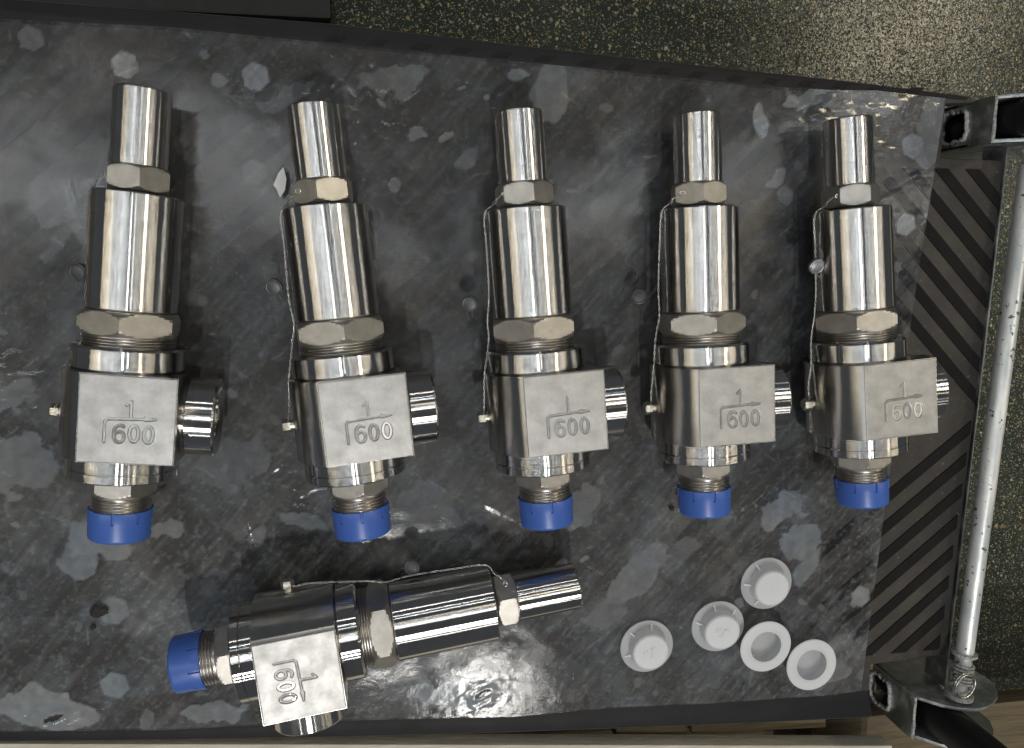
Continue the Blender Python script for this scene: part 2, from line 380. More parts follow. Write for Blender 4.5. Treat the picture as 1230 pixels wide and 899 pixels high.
# ------------------------------------------------------------------ plastic film with patches and wrinkles
def make_film():
    NX, NY = 640, 430
    top = [(-360, 136), (-220, 136.4), (-128, 135.9), (-31, 130.3), (52, 125.6), (145, 120.8), (245, 114.6), (306, 113.3), (340, 114.0), (394, 110.5)]
    bot = [(-360, -306), (-262, -312.3), (-158, -321.9), (-47, -326.4), (85, -336.5), (161, -336.7), (240, -341), (337, -343.4), (362.4, -342.2)]
    vv = np.linspace(0, 1, NY); uu = np.linspace(0, 1, NX)
    U, Vv = np.meshgrid(uu, vv)
    rx = np.interp(Vv, [0, .345, .69, 1][::1], [362.4, 371.3, 382, 394]); X = -360 + (rx + 360) * U
    X0 = X.copy()
    yt = np.interp(X, [p[0] for p in top], [p[1] for p in top]); yb = np.interp(X, [p[0] for p in bot], [p[1] for p in bot])
    Y = yb + (yt - yb) * Vv
    n1 = fbm(X / 38, Y / 38, 11, 6, .55); n2 = fbm(X / 9, Y / 9, 31, 4); n3 = fbm((X + Y) / 70, (X - Y) / 16, 51, 4); n4 = fbm(X / 130, Y / 130, 71, 3)
    d1 = fbm((X + Y) / 60, (X - Y) / 7, 911, 5, .62); d2 = fbm((X * .8 + Y) / 34, (X - Y * .8) / 3.2, 951, 4, .6)
    haze = .05 + .20 * np.clip((n1 - .40) / .34, 0, 1) ** 1.4 + .34 * np.clip(d1 - .47, -.1, 1) + .22 * (d2 - .5) + .12 * (n2 - .5)
    nf = fbm(X / 2.6, Y / 2.6, 981, 3); haze += .16 * np.clip((nf - .63) / .1, 0, 1)
    haze *= .45 + .5 * n4
    pm = np.clip((fbm(X / 30 + 5, Y / 22, 611, 4, .45) - .53) / .035, 0, 1); haze += .05 * pm
    pm2 = np.clip((fbm((X + Y) / 26, (X - Y) / 48, 711, 5, .5) - .55) / .05, 0, 1); haze += .06 * pm2
    haze += .22 * (fbm(X / 3.2, Y / 3.2, 811, 3) - .5) * (haze + .05)
    # lamp sheen painted into the haze: more in the lower half, less on top
    haze *= np.interp(Y, [-320, -150, 0, 130], [1.45, 1.3, .85, .68]) * np.interp(X + .8 * Y, [-150, -60, 60, 400], [1.0, .9, .95, 1.1])
    wx = (fbm(X / 14, Y / 14, 91, 4) - .5) * 14; wy = (fbm(X / 14, Y / 14, 131, 4) - .5) * 14
    H = np.zeros_like(X)
    def patch(x, y, a, b, rot, v, wob=1.0, soft=.10, ring=0.0):
        nonlocal haze
        c, s = math.cos(rot), math.sin(rot); dx = X + wx * wob - x; dy = Y + wy * wob - y
        d = np.sqrt(((dx * c + dy * s) / a) ** 2 + ((-dx * s + dy * c) / b) ** 2)
        m = np.clip((1 - d) / soft, 0, 1); m = m * m * (3 - 2 * m)
        tex = .72 + .56 * fbm(X / 5, Y / 5, int(abs(x) * 7 + abs(y)) % 900, 4)
        haze = haze * (1 - m) + np.maximum(haze, v * 1.08 * tex) * m
        if ring: haze = haze + ring * np.exp(-((d - 1) / .08) ** 2)
    def hexspot(x, y, r, v, rot=.2):
        nonlocal haze
        dx = X + wx * .12 - x; dy = Y + wy * .12 - y; th = np.arctan2(dy, dx) - rot
        k = np.cos(((th + PI / 6) % (PI / 3)) - PI / 6); d = np.hypot(dx, dy) * k / (r * .93)
        m = np.clip((1 - d) / .16, 0, 1); m = m * m * (3 - 2 * m)
        haze = haze * (1 - m) + np.maximum(haze, v * (.75 + .5 * fbm(X / 3, Y / 3, int(abs(x)), 3))) * m
    for a in [(-153.7, 113, 8.6, .62), (-78.4, 108.9, 8.8, .52), (-82.2, 51.5, 8, .34), (-189, -286, 10, .60), (-186, -233, 10.5, .55), (370, 22, 8.5, .70),
              (371, 77, 9.5, .55), (356, -262, 9, .62), (-205, 126, 7.5, .28), (276, 41.5, 7, .35), (366, -8, 4, .4), (284, 62, 4, .3), (-108, 121, 3, .3), (-40, -2, 7, .2)]: hexspot(*a)
    for a in [(106, 105, 13, 22, -.25, .34), (84, 117, 8, 5.5, .5, .40), (174, -232, 13, 30, -.75, .42), (152, -262, 18, 10, .3, .34), (54, -312, 50, 15, .05, .62, 1.6), (70, -298, 16, 18, .2, .58, 1.6), (-202, 31, 14, 15, .5, .34),
              (-196, 10, 4, 22, -.8, .26), (37.9, 75.5, 8, 4, .7, .38), (52, 60, 9, 5, .9, .30), (19, 78, 5, 5, 0, .36), (4, 44, 6, 4, .3, .3), (-188, -181, 24, 16, .3, .52, 1.4), (-203, -199, 12, 12, .3, .46, 1.4), (-150, -178, 14, 9, .3, .40, 1.4),
              (-234, -300, 32, 16, -.25, .58, 1.2), (-125, -311, 22, 7, .05, .50, 1.2), (-168, -316, 6, 7, 0, .34), (255, 91, 5, 11, .25, .55, .6), (290, 108, 20, 9, 0, .42, 1.5), (330, 108, 30, 14, .1, .45, 1.6),
              (130, -180, 20, 15, .5, .36, 1.5), (286, -188, 24, 14, .6, .50, 1.5), (305, -215, 20, 12, .8, .45, 1.5), (310, -235, 6, 16, -.6, .45, .8), (326, -325, 28, 12, .1, .40), (341, -300, 9, 9, 0, .35), (20, -175, 26, 20, -.5, .30, 1.5),
              (-105, -135, 26, 20, .5, .30, 1.6), (-90, -185, 10, 5, .5, .4), (-60, -175, 20, 5, -.4, .4, 1.2), (-235, -130, 30, 18, .2, .42, 1.6), (-240, -90, 22, 10, .7, .40, 1.6), (350, -120, 14, 60, .05, .30, 1.2), (384, 90, 12, 30, 0, .36, 1),
              (215, 75, 12, 8, .5, .25), (268, 52, 10, 6, .8, .38), (210, -214, 14, 6, .5, .26), (-60, 98, 20, 8, .4, .25, 1.5), (10, 112, 24, 9, .2, .26, 1.6)]: patch(*a)
    # many small irregular spots
    r = np.random.default_rng(5)
    for i in range(150):
        x = r.uniform(-250, 375); y = r.uniform(-330, 125); s = r.uniform(1.5, 6)
        a = s; b = s * r.uniform(.4, 1); rot = r.uniform(0, 3.1)
        reg = (np.abs(X - x) < 3 * s + 8) & (np.abs(Y - y) < 3 * s + 8)
        ii = np.where(reg.any(1))[0]; jj = np.where(reg.any(0))[0]
        if len(ii) == 0 or len(jj) == 0: continue
        sl = (slice(ii[0], ii[-1] + 1), slice(jj[0], jj[-1] + 1))
        c, sn = math.cos(rot), math.sin(rot); dx = X[sl] + wx[sl] * .5 - x; dy = Y[sl] + wy[sl] * .5 - y
        d = np.sqrt(((dx * c + dy * sn) / a) ** 2 + ((-dx * sn + dy * c) / b) ** 2); m = np.clip((1 - d) / .25, 0, 1)
        haze[sl] = np.maximum(haze[sl], m * r.uniform(.22, .5))
    # fine scratches
    for i in range(120):
        x = r.uniform(-250, 375); y = r.uniform(-330, 125); L = r.uniform(3, 16); a = r.choice([.75, -.6, r.uniform(0, 3.1)])
        k = np.arange(0, L, .5); xs = x + k * math.cos(a) + 1.5 * np.sin(k / 6); ys = y + k * math.sin(a)
        for q, z in zip(xs, ys):
            j = (q + 360) / (378 + 360); 
            if not (0 <= j < 1): continue
            i_ = (z + 335) / (460)
            if not (0 <= i_ < 1): continue
            haze[int(i_ * (NY - 1)), int(j * (NX - 1))] += r.uniform(.02, .16)
    # torn holes
    for (x, y, a, b, rot) in [(60, -316, 5.5, 2.2, .45), (-229, -306, 7, 2, .3)]:
        c, s = math.cos(rot), math.sin(rot); dx = X - x; dy = Y - y
        d = np.sqrt(((dx * c + dy * s) / a) ** 2 + ((-dx * s + dy * c) / b) ** 2); haze = np.where(d < 1, .02, haze); H += .9 * np.exp(-((d - 1.4) / .5) ** 2)
    haze = np.clip(np.where(haze < .26, haze * .74, haze * .9 - .04), .02, .85)
    H += .9 * (fbm(X / 45, Y / 45, 201, 2) - .5) + .2 * (fbm((X + Y * .7) / 22, (X - Y) / 9, 301, 3) - .5)
    def crumple(x, y, rr, amp, sx, sy):
        nonlocal H
        m = np.exp(-(((X - x) / rr) ** 2 + ((Y - y) / (rr * .8)) ** 2)); rid = 1 - np.abs(2 * fbm(X / sx, Y / sy, int(abs(x) * 3 + 400) % 800, 4) - 1)
        H += .45 * amp * m * (rid - .6)
    for a in [(-245, -80, 45, 5, 11, 7), (-70, -140, 40, 3.5, 14, 9), (-15, 105, 45, 4, 12, 9), (330, 95, 50, 4.5, 20, 12), (285, -195, 50, 4, 13, 10), (60, -318, 22, 2.6, 12, 8), (-230, -300, 40, 4.5, 14, 8), (380, 40, 25, 3, 10, 14),
              (-110, -200, 40, 3.5, 30, 7), (350, -250, 40, 3, 14, 14), (60, 118, 40, 3, 9, 6)]: crumple(*a)
    # long creases
    def crease(x0, y0, x1, y1, amp, wd):
        nonlocal H
        L = math.hypot(x1 - x0, y1 - y0); tx, ty = (x1 - x0) / L, (y1 - y0) / L
        s = (X - x0) * tx + (Y - y0) * ty; n = -(X - x0) * ty + (Y - y0) * tx + wy * .25
        H += amp * np.exp(-(n / wd) ** 2) * np.clip(s / 8, 0, 1) * np.clip((L - s) / 8, 0, 1)
    for a in [(-125, -135, -70, -215, 1.2, 3), (-40, -205, -110, -130, .9, 3), (-100, -160, -95, -195, .9, 1.5), (-240, -60, -215, -120, 1.2, 3), (388, 108, 368, -180, .6, 4), (340, 40, 384, 60, .8, 3), (300, -170, 340, -230, .9, 4), (120, -205, 60, -170, .8, 3), (-210, 60, -175, -20, .7, 3)]: crease(*a)
    # flatten where the valves press the sheet, keep everything just above the ribs
    Z = np.clip(-.9 + H * .42, -1.5, 1.6)
    # free edges curl down to the mat
    V = np.stack([X, Y, Z], -1).reshape(-1, 3)
    idx = np.arange(NX * NY).reshape(NY, NX)
    F = np.stack([idx[:-1, :-1], idx[:-1, 1:], idx[1:, 1:], idx[1:, :-1]], -1).reshape(-1, 4)
    me = bpy.data.meshes.new('plastic_sheet'); me.vertices.add(len(V)); me.vertices.foreach_set('co', (V * MM).astype(np.float32).ravel())
    me.loops.add(F.size); me.loops.foreach_set('vertex_index', F.astype(np.int32).ravel()); me.polygons.add(len(F)); me.polygons.foreach_set('loop_start', np.arange(len(F), dtype=np.int32) * 4)
    me.update(calc_edges=True); me.polygons.foreach_set('use_smooth', np.ones(len(F), bool))
    at = me.attributes.new('haze', 'FLOAT', 'POINT'); at.data.foreach_set('value', haze.ravel().astype(np.float32))
    o = link('plastic_sheet', me, M_film)
    tag(o, 'clear crumpled plastic sheet with pale blotches, spread over the black rubber mat beneath the valves', 'plastic sheet')
make_film()

# ------------------------------------------------------------------ valve parts (mm, local Y = spindle axis towards the cap, X = towards the outlet, Z = towards the viewer)
OY, OZ = 82, 34.7          # base empty sits under the body
PL = (0, OY, OZ)
def hexpart(name, s0, s1, af, ch=1.0, bore=None):
    R = af / math.cos(PI / 6)
    L = s1 - s0; N = 15
    ss = [s0 + L * (.5 - .5 * math.cos(PI * i / (N - 1))) for i in range(N)]
    ang = sorted(set([k * PI / 3 for k in range(6)] + [i * PI / 60 for i in range(120)]))
    def rf(i, t):
        a = (t % (PI / 3)) - PI / 6; rh = af / math.cos(a)
        e = min(ss[i] - s0, s1 - ss[i]); rc = af * .985 + ch * e * 1.35
        return min(rh, rc)
    return polar(name, ss, rf, angles=ang, smooth=18)
def threads(s0, s1, r, pitch=1.6, depth=.75, axis='Y', inward=False):
    n = int((s1 - s0) / pitch); P = []
    for i in range(n):
        a = s0 + (s1 - s0) * i / n; b = (s1 - s0) / n
        P += [(a, r - depth), (a + b * .42, r), (a + b * .58, r)]
    P.append((s1, r - depth)); return P
P_ = {}
P_['cap'] = lathe('tube_cap', [(58.6, 13), (58.6, 14.9), (59.2, 15.4), (101, 15.4), (102, 14.6)])
P_['hex1'] = hexpart('small_hex', 45, 58.8, 16.0)
P_['neck'] = lathe('neck', [(42, 13.6), (45.5, 13.6)])
P_['bonnet'] = lathe('bonnet', [(-23.2, 24.2), (-22.4, 25.0), (42.4, 25.0), (43.4, 24.0)])
P_['hex2'] = hexpart('large_hex', -37.8, -23.6, 24.8, .9)
P_['thr2'] = lathe('thread', threads(-44, -37.5, 25.2, 1.5, .9), 72)
P_['collar'] = lathe('collar', [(-57.2, 29.6), (-56.2, 30.7), (-45, 30.7), (-43.6, 29.4)])
P_['flange'] = lathe('flange', [(-121, 28.9), (-120, 30.4), (-115.5, 30.4), (-115.0, 29.9), (-114.5, 30.4), (-107.5, 30.4), (-106.6, 29.6)])
P_['hex3'] = hexpart('inlet_hex', -132, -120.6, 17.0, .8)
P_['thr3'] = lathe('inlet_thread', [(-131.5, 15.6), (-133.4, 15.9)][::1] + [(-s, r) for s, r in threads(133.8, 143.5, 16.6, 1.9, .8)], 72)
def body_mesh():
    cx, R = 9.8, 43.3; a0 = math.atan2(34.7, -16.1 - cx); 
    pts = []
    N = 28
    for i in range(N + 1):
        a = a0 + (2 * PI - 2 * a0) * i / N; pts.append((cx + R * math.cos(a), R * math.sin(a)))
    h = 34.25
    pts[0] = (-16.1, h); pts[-1] = (-16.1, -34.7)
    pts += [(34.2, -34.7), (34.2, h)]
    s0, s1 = -106.6, -57.2
    n = len(pts); V = [(x, s0, z) for x, z in pts] + [(x, s1, z) for x, z in pts]
    F = [tuple(range(n)), tuple(range(n, 2 * n))[::-1]] + [(i, (i + 1) % n, n + (i + 1) % n, n + i) for i in range(n)]
    me = mesh('valve_body', V, F); bm = bmesh.new(); bm.from_mesh(me); bmesh.ops.recalc_face_normals(bm, faces=bm.faces)
    ed = [e for e in bm.edges if e.calc_face_angle(0) > .9 and max(v.co.z for v in e.verts) < 0.0342]
    bmesh.ops.bevel(bm, geom=ed, offset=.0007, segments=2, affect='EDGES', profile=.6)
    bm.to_mesh(me); bm.free(); me.polygons.foreach_set('use_smooth', [True] * len(me.polygons)); me.set_sharp_from_angle(angle=math.radians(28)); return me
P_['body'] = body_mesh()
def outlet_mesh():
    pr = [(33.5, 20.4), (35.2, 20.4), (35.5, 22.6), (36.1, 23.3), (50.8, 23.3), (51.8, 22.5), (51.8, 18.2), (50.4, 16.2)]
    for i in range(8): pr += [(50.0 - i * 1.7, 15.6 - i * .06), (49.1 - i * 1.7, 14.8 - i * .06)]
    pr += [(36, 14.4), (36, 12)]
    return lathe('outlet_boss', pr, 80, (False, True), 'X')
P_['outlet'] = outlet_mesh()
def plug_screw():
    a = polar('plug_screw', [-40.2, -39.4, -35.5], lambda i, t: (3.6, 4.2, 4.2)[i] / math.cos((t % (PI / 3)) - PI / 6) * .9, angles=[k * PI / 12 for k in range(24)], axis='X', smooth=25)
    b = lathe('plug_boss', [(-35.5, 3.2), (-31.5, 3.2)], 20, axis='X')
    return join('plug_screw', [a, b])
P_['plug'] = plug_screw()
def blue_cap():
    slit = []; n = 8
    ang = []
    for k in range(n):
        c = 2 * PI * k / n; ang += [c - .045, c - .03, c + .03, c + .045] + [c + .045 + (2 * PI / n - .09) * j / 8 for j in range(1, 8)]
    ang = sorted(a % (2 * PI) for a in ang)
    prof = [(-159.4, 15.2), (-159.0, 16.4), (-158.0, 17.2), (-157, 17.35), (-149, 17.55), (-147.6, 17.6), (-147.4, 17.6), (-141.4, 18.0), (-140.9, 17.8), (-140.9, 16.9), (-150, 16.7)]
    def rf(i, t):
        s, r = prof[i]; d = min(abs((t - 2 * PI * k / n + PI) % (2 * PI) - PI) for k in range(n + 1))
        if 6 <= i <= 8 and d < .035: return r - .95
        return r
    return polar('blue_cap', [p[0] for p in prof], rf, angles=ang, caps=(True, False))
P_['blue'] = blue_cap()
# stamped face -------------------------------------------------------
def seg(px, py, ax, ay, bx, by):
    vx, vy = bx - ax, by - ay; t = np.clip(((px - ax) * vx + (py - ay) * vy) / (vx * vx + vy * vy), 0, 1)
    return np.hypot(px - ax - t * vx, py - ay - t * vy)
def oval(px, py, cx, cy, a, b):
    th = np.linspace(0, 2 * PI, 41); d = 1e9
    for i in range(40): d = np.minimum(d, seg(px, py, cx + a * math.cos(th[i]), cy + b * math.sin(th[i]), cx + a * math.cos(th[i + 1]), cy + b * math.sin(th[i + 1])))
    return d
def face_mesh(seed, d1=.5, d600=.55, darr=.45, full1=True):
    r = np.random.default_rng(seed); W, Hh = 50.2, 49.2; NXX, NYY = 190, 186
    u = np.linspace(0, 1, NXX); v = np.linspace(0, 1, NYY); U, Vv = np.meshgrid(u, v)       # v: 0 bottom .. 1 top
    x = U * W; y = Vv * Hh
    px, py = x, y
    j = lambda s=.35: r.uniform(-s, s)
    H = np.zeros_like(x)
    def stamp(d, w, dep):
        m = np.clip((w - d) / .38, 0, 1); m = m * m * (3 - 2 * m); rim = np.exp(-((d - w - .25) / .28) ** 2)
        return -dep * m, dep * .08 * rim
    items = []
    ox, oy = j(.5), j(.5)
    # 1
    cx, cy = W * .535 + ox, Hh * .615 + oy
    d = seg(px, py, cx, cy - 4.4, cx, cy + 4.4)
    if full1: d = np.minimum(d, seg(px, py, cx, cy + 4.4, cx - 2.3, cy + 2.4))
    items.append((d, .85, d1))
    # bent arrow
    yl = Hh * .495 + oy; xl = W * .275 + ox; xr = W * .80 + ox
    d = np.minimum(seg(px, py, xl, Hh * .235 + oy, xl, yl - 1.4), seg(px, py, xl, yl - 1.4, xl + 1.2, yl)); d = np.minimum(d, seg(px, py, xl + 1.2, yl, xr - 4, yl + .9))
    items.append((d, .85, darr))
    ah = np.minimum(seg(px, py, xr - 6.2, yl + .75, xr - 1, yl + 1.0) - .0, 9); wd = np.clip((xr - px) / 6.2, 0, 1) * 1.0 + .25
    dd = np.where((px > xr - 6.2) & (px < xr), np.abs(py - (yl + .9)) - wd, 9); dd = np.maximum(dd, 0)
    items.append((dd + .25, .62, darr))
    # 600
    by = Hh * .335 + oy; hh = 5.1
    xs = [W * .425 + ox, W * .575 + ox, W * .725 + ox]
    c6 = xs[0]; d = oval(px, py, c6, by - 1.9, 2.55, 3.0)
    th = np.linspace(PI * .98, PI * .30, 12); arc = [(c6 + .35 + 2.9 * math.cos(t), by + 1.1 + 3.6 * math.sin(t)) for t in th]; arc = [(c6 - 2.6, by - 1.9)] + arc
    for a, b in zip(arc[:-1], arc[1:]): d = np.minimum(d, seg(px, py, a[0], a[1], b[0], b[1]))
    items.append((d, .98, d600 * r.uniform(.8, 1.3)))
    for k in (1, 2): items.append((oval(px, py, xs[k], by + j(.3), 2.3, 4.5), .98, d600 * r.uniform(.8, 1.5)))
    for d, wdt, dep in items:
        a, b = stamp(d, wdt, dep); H = np.minimum(H, a) if True else H
        H = H + b * (H > -.05)
    H += .10 * (fbm(x / 14, y / 14, seed * 3 + 1, 3) - .5) + .03 * (fbm(x / 1.5, y / 1.5, seed * 3 + 2, 3) - .5)
    # rounded borders with small nicks
    e = np.minimum(np.minimum(x, W - x), np.minimum(y, Hh - y)) + .25 * (fbm(x / 3, y / 3, seed + 77, 3) - .5)
    H -= .5 * np.clip(1 - np.maximum(e, 0) / .75, 0, 1) ** 2
    V = np.stack([x - 16.1, y - 106.5, 34.75 + H], -1)
    V[0, :, 2] = V[-1, :, 2] = 34.0; V[:, 0, 2] = V[:, -1, 2] = 34.0
    V = V.reshape(-1, 3); idx = np.arange(NXX * NYY).reshape(NYY, NXX)
    F = np.stack([idx[:-1, :-1], idx[:-1, 1:], idx[1:, 1:], idx[1:, :-1]], -1).reshape(-1, 4)
    me = mesh('stamped_face', V, F, 60); at = me.attributes.new('groove_tone', 'FLOAT', 'POINT')
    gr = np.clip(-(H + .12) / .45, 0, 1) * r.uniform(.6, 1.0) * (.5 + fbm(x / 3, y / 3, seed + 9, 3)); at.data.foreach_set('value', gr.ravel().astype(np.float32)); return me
# seal wire ----------------------------------------------------------
WPTS = [(-14.6, 52.0, 9.5), (-17.5, 51.0, 6.0), (-21, 46.5, 3.5), (-26, 41, 2.6), (-26.6, 20, 1.5), (-27.0, -8, .6), (-27.6, -24, .4), (-29.5, -34, .4), (-31.0, -44, .6), (-33.2, -58, 1.4), (-34.6, -72, 1.2), (-36.0, -80, 1.6), (-37.5, -84, 3.4), (-39.5, -86, 1.0), (-38.0, -82, -1.0)]
def resample(pts, step):
    P = [Vector(p) for p in pts]; out = []; 
    for a, b, i in zip(P[:-1], P[1:], range(len(P))):
        p0 = P[max(i - 1, 0)]; p3 = P[min(i + 2, len(P) - 1)]; n = max(2, int((b - a).length / step))
        for k in range(n):
            t = k / n; out.append(.5 * ((2 * a) + (b - p0) * t + (2 * p0 - 5 * a + 4 * b - p3) * t * t + (3 * a - p0 - 3 * b + p3) * t ** 3))
    out.append(P[-1]); return out
def wire_mesh(seed, dx=0, dz=0):
    r = random.Random(seed); P = [Vector(p) + Vector((r.uniform(-1.6, .5) + dx, 0, r.uniform(-.6, .6) + dz)) if 2 < i < 11 else Vector(p) for i, p in enumerate(WPTS)]
    C = resample(P, .8); strands = []
    for ph in (0, PI):
        pts = []
        for i, c in enumerate(C):
            a = ph + i * .62; amp = .42 if i > 14 else .9 * math.sin(PI * min(i, 14) / 15) + .2
            pts.append(c + Vector((math.cos(a) * amp, 0, math.sin(a) * amp)))
        strands.append(tube('seal_wire', pts, .21, 5))
    # small bow through the drilled corner of the nut
    ring = [Vector((-14.2 + 1.5 * math.cos(t), 52.3 + 1.3 * math.sin(t), 9.4 + .8 * math.sin(t + 1))) for t in np.linspace(0, 2 * PI, 14)[:-1]]
    strands.append(tube('bow', ring, .27, 5, True))
    return join('seal_wire', strands, 180)
def seal_mesh():
    a = polar('lead_seal', [-1.5, -1.1, 1.1, 1.5], lambda i, t: (4.6, 5.2, 5.2, 4.6)[i] * (1 + .02 * math.sin(5 * t)), 28); 
    # disc axis along local Z instead of Y
    bm = bmesh.new(); bm.from_mesh(a); bmesh.ops.rotate(bm, verts=bm.verts, cent=(0, 0, 0), matrix=Matrix.Rotation(PI / 2, 3, 'X')); bm.to_mesh(a); bm.free()
    b = tube('stem', [(4.4, .6, 0), (6.5, 3, .3), (8.4, 6.5, .8), (9.6, 10, 1.5)], .3, 5); c = tube('stem', [(4.8, -.4, 0), (7.2, 2.2, .4), (9.2, 6.0, 1.0), (9.9, 10, 1.4)], .3, 5)
    d = tube('tail', [(-3, -4, 0), (-4, -7.5, .4), (-3, -10, .2)], .27, 5); e = tube('tail', [(0, -5, 0), (-.6, -8, .5), (1.4, -10.5, .2), (2.2, -8, .3)], .27, 5)
    f = tube('rim', [(4.3 * math.cos(t), 4.3 * math.sin(t), 1.5) for t in np.linspace(0, 2 * PI, 24)[:-1]], .35, 5, True)
    me = join('lead_seal', [a, b, c, d, e, f], 40); return me
SEAL = seal_mesh()
SEAL.materials.append(M_seal); SEALB = SEAL.copy(); SEALB.materials.clear(); SEALB.materials.append(M_sealb)

def build_valve():
    root = empty('relief_valve', (0, 0, 0))
    body = link('body', P_['body'], M_body, root, PL)
    link('stamped_face', face_mesh(1), M_face, root, PL)
    link('outlet_boss', P_['outlet'], M_turnx, root, PL)
    link('collar', P_['collar'], M_turn, root, PL)
    link('flange', P_['flange'], M_turn, root, PL)
    link('thread', P_['thr2'], M_thr, root, PL)
    link('large_hex_nut', P_['hex2'], M_hex, root, PL)
    link('bonnet', P_['bonnet'], M_turn, root, PL)
    link('neck', P_['neck'], M_dark, root, PL)
    link('small_hex_nut', P_['hex1'], M_hex, root, PL)
    link('cap', P_['cap'], M_turn, root, PL)
    link('inlet_hex', P_['hex3'], M_hex, root, PL)
    link('inlet_thread', P_['thr3'], M_thr, root, PL)
    link('thread_protector', P_['blue'], M_blue, root, PL)
    link('plug_screw', P_['plug'], M_plug, root, (0, OY - 85, OZ))
    wire = link('seal_wire', wire_mesh(1), M_wire, root, PL)
    s = bpy.data.objects.new('lead_seal', SEAL); COL.objects.link(s); s.parent = wire
    return root
# the outlet and plug meshes are modelled at s = 0: shift them along the spindle
for k in ('outlet',):
    for v in P_[k].vertices: v.co.y += -83.2 * MM
def children(o): return [c for c in bpy.data.objects if c.parent == o]
proto = build_valve()
proto_kids = [(c, children(c)) for c in children(proto)]
def copy_valve():
    r = proto.copy(); COL.objects.link(r)
    for c, subs in proto_kids:
        d = c.copy(); COL.objects.link(d); d.parent = r
        for g in subs:
            e = g.copy(); COL.objects.link(e); e.parent = d
    return r
FIT = [(-122.270668, -7.26161406, -0.106292035), (-27.8182386, -12.2348267, 0.084902432), (72.8694755, -12.2252349, 0.0668946755),
       (166.49164, -10.9417169, 0.0407184147), (257.230693, -10.6088883, 0.0858816293), (16.6157003, -195.082748, -1.45928060)]
ROLL = [3.17, 4.28, 2.21, -.14, -1.43, -4.31]
PITCH = math.radians(-2.6)
LAB = ['leftmost upright stainless relief valve, largest in view, its threaded outlet mouth visible on the right',
       'upright stainless relief valve leaning left, second from the left in the row of five',
       'middle upright stainless relief valve of the row, stamped 1 without its flag above 600',
       'upright stainless relief valve standing second from the right in the row of five',
       'rightmost upright stainless relief valve, beside the bare chevron mat, silvery seal on its bonnet',
       'stainless relief valve lying sideways below the row, blue cap pointing left']
HEXR = [(-15, -28, -3), (19, -25, -21), (-23, 18, 12), (19, 28, 6), (-20, 1, 15), (10, -8, 10)]      # nut turns: small, large, inlet (degrees)
SEALP = [(-28, -4, 3, .3, False), (-35.5, -1, -8, .4, False), (-37.5, -13, -14, .2, False), (-37, -12, -14, -.3, False), (-29.5, 8, 6, .8, True), (-32, -6, -4, .5, False)]
FACES = [dict(seed=1, d1=.65, d600=.55, darr=.6), dict(seed=12, d1=.25, d600=.42, darr=.38), dict(seed=3, d1=.35, d600=.65, darr=.6, full1=False), dict(seed=4, d1=.4, d600=.45, darr=.45), dict(seed=5, d1=.25, d600=.5, darr=.45), dict(seed=6, d1=.4, d600=.38, darr=.38)]
for i in range(6):
    o = proto if i == 5 else copy_valve()
    x, y, yaw = FIT[i]; roll = math.radians(ROLL[i])
    ax = Vector((-math.sin(yaw) * math.cos(PITCH), math.cos(yaw) * math.cos(PITCH), math.sin(PITCH))); rt = Vector((math.cos(yaw), math.sin(yaw), 0))
    n = rt.cross(ax); r2 = rt * math.cos(roll) - n * math.sin(roll); n2 = r2.cross(ax)
    # height of the spindle axis so that the lowest corner of the block rests on the sheet
    low = min((r2 * a + ax * s + n2 * -34.7).z for a in (-16.1, 34.2) for s in (-57.2, -106.6))
    zax = -low + .3; k = 1.2 * (CAMZ - zax) / 480
    P = Vector((x * k, y * k, zax))
    R3 = Matrix((r2, ax, n2)).transposed()
    base = P - R3 @ Vector((0, OY, OZ))
    o.matrix_world = Matrix.Translation(base * MM) @ R3.to_4x4()
    tag(o, LAB[i], 'relief valve', 'stainless relief valves laid out on the sheet')
    for c in children(o):
        nm = c.name.split('.')[0]
        if nm == 'stamped_face':
            me = face_mesh(**FACES[i]); me.materials.append(M_face); c.data = me
        elif nm == 'small_hex_nut': c.rotation_euler = (0, math.radians(HEXR[i][0]), 0)
        elif nm == 'large_hex_nut': c.rotation_euler = (0, math.radians(HEXR[i][1]), 0)
        elif nm == 'inlet_hex': c.rotation_euler = (0, math.radians(HEXR[i][2]), 0)
        elif nm == 'seal_wire':
            me = wire_mesh(i + 3, (2.2, 1.0, 0, 0, 0, 0)[i], (-8, -4, 0, 0, 0, 0)[i]); me.materials.append(M_wire); c.data = me
            sx, sy, sz, a, bright = SEALP[i]
            for s in children(c):
                s.location = (sx * MM, sy * MM, sz * MM); s.rotation_euler = (a * .4, -.35, a)
                if bright: s.data = SEALB; s['label'] = 'silvery crimped seal'

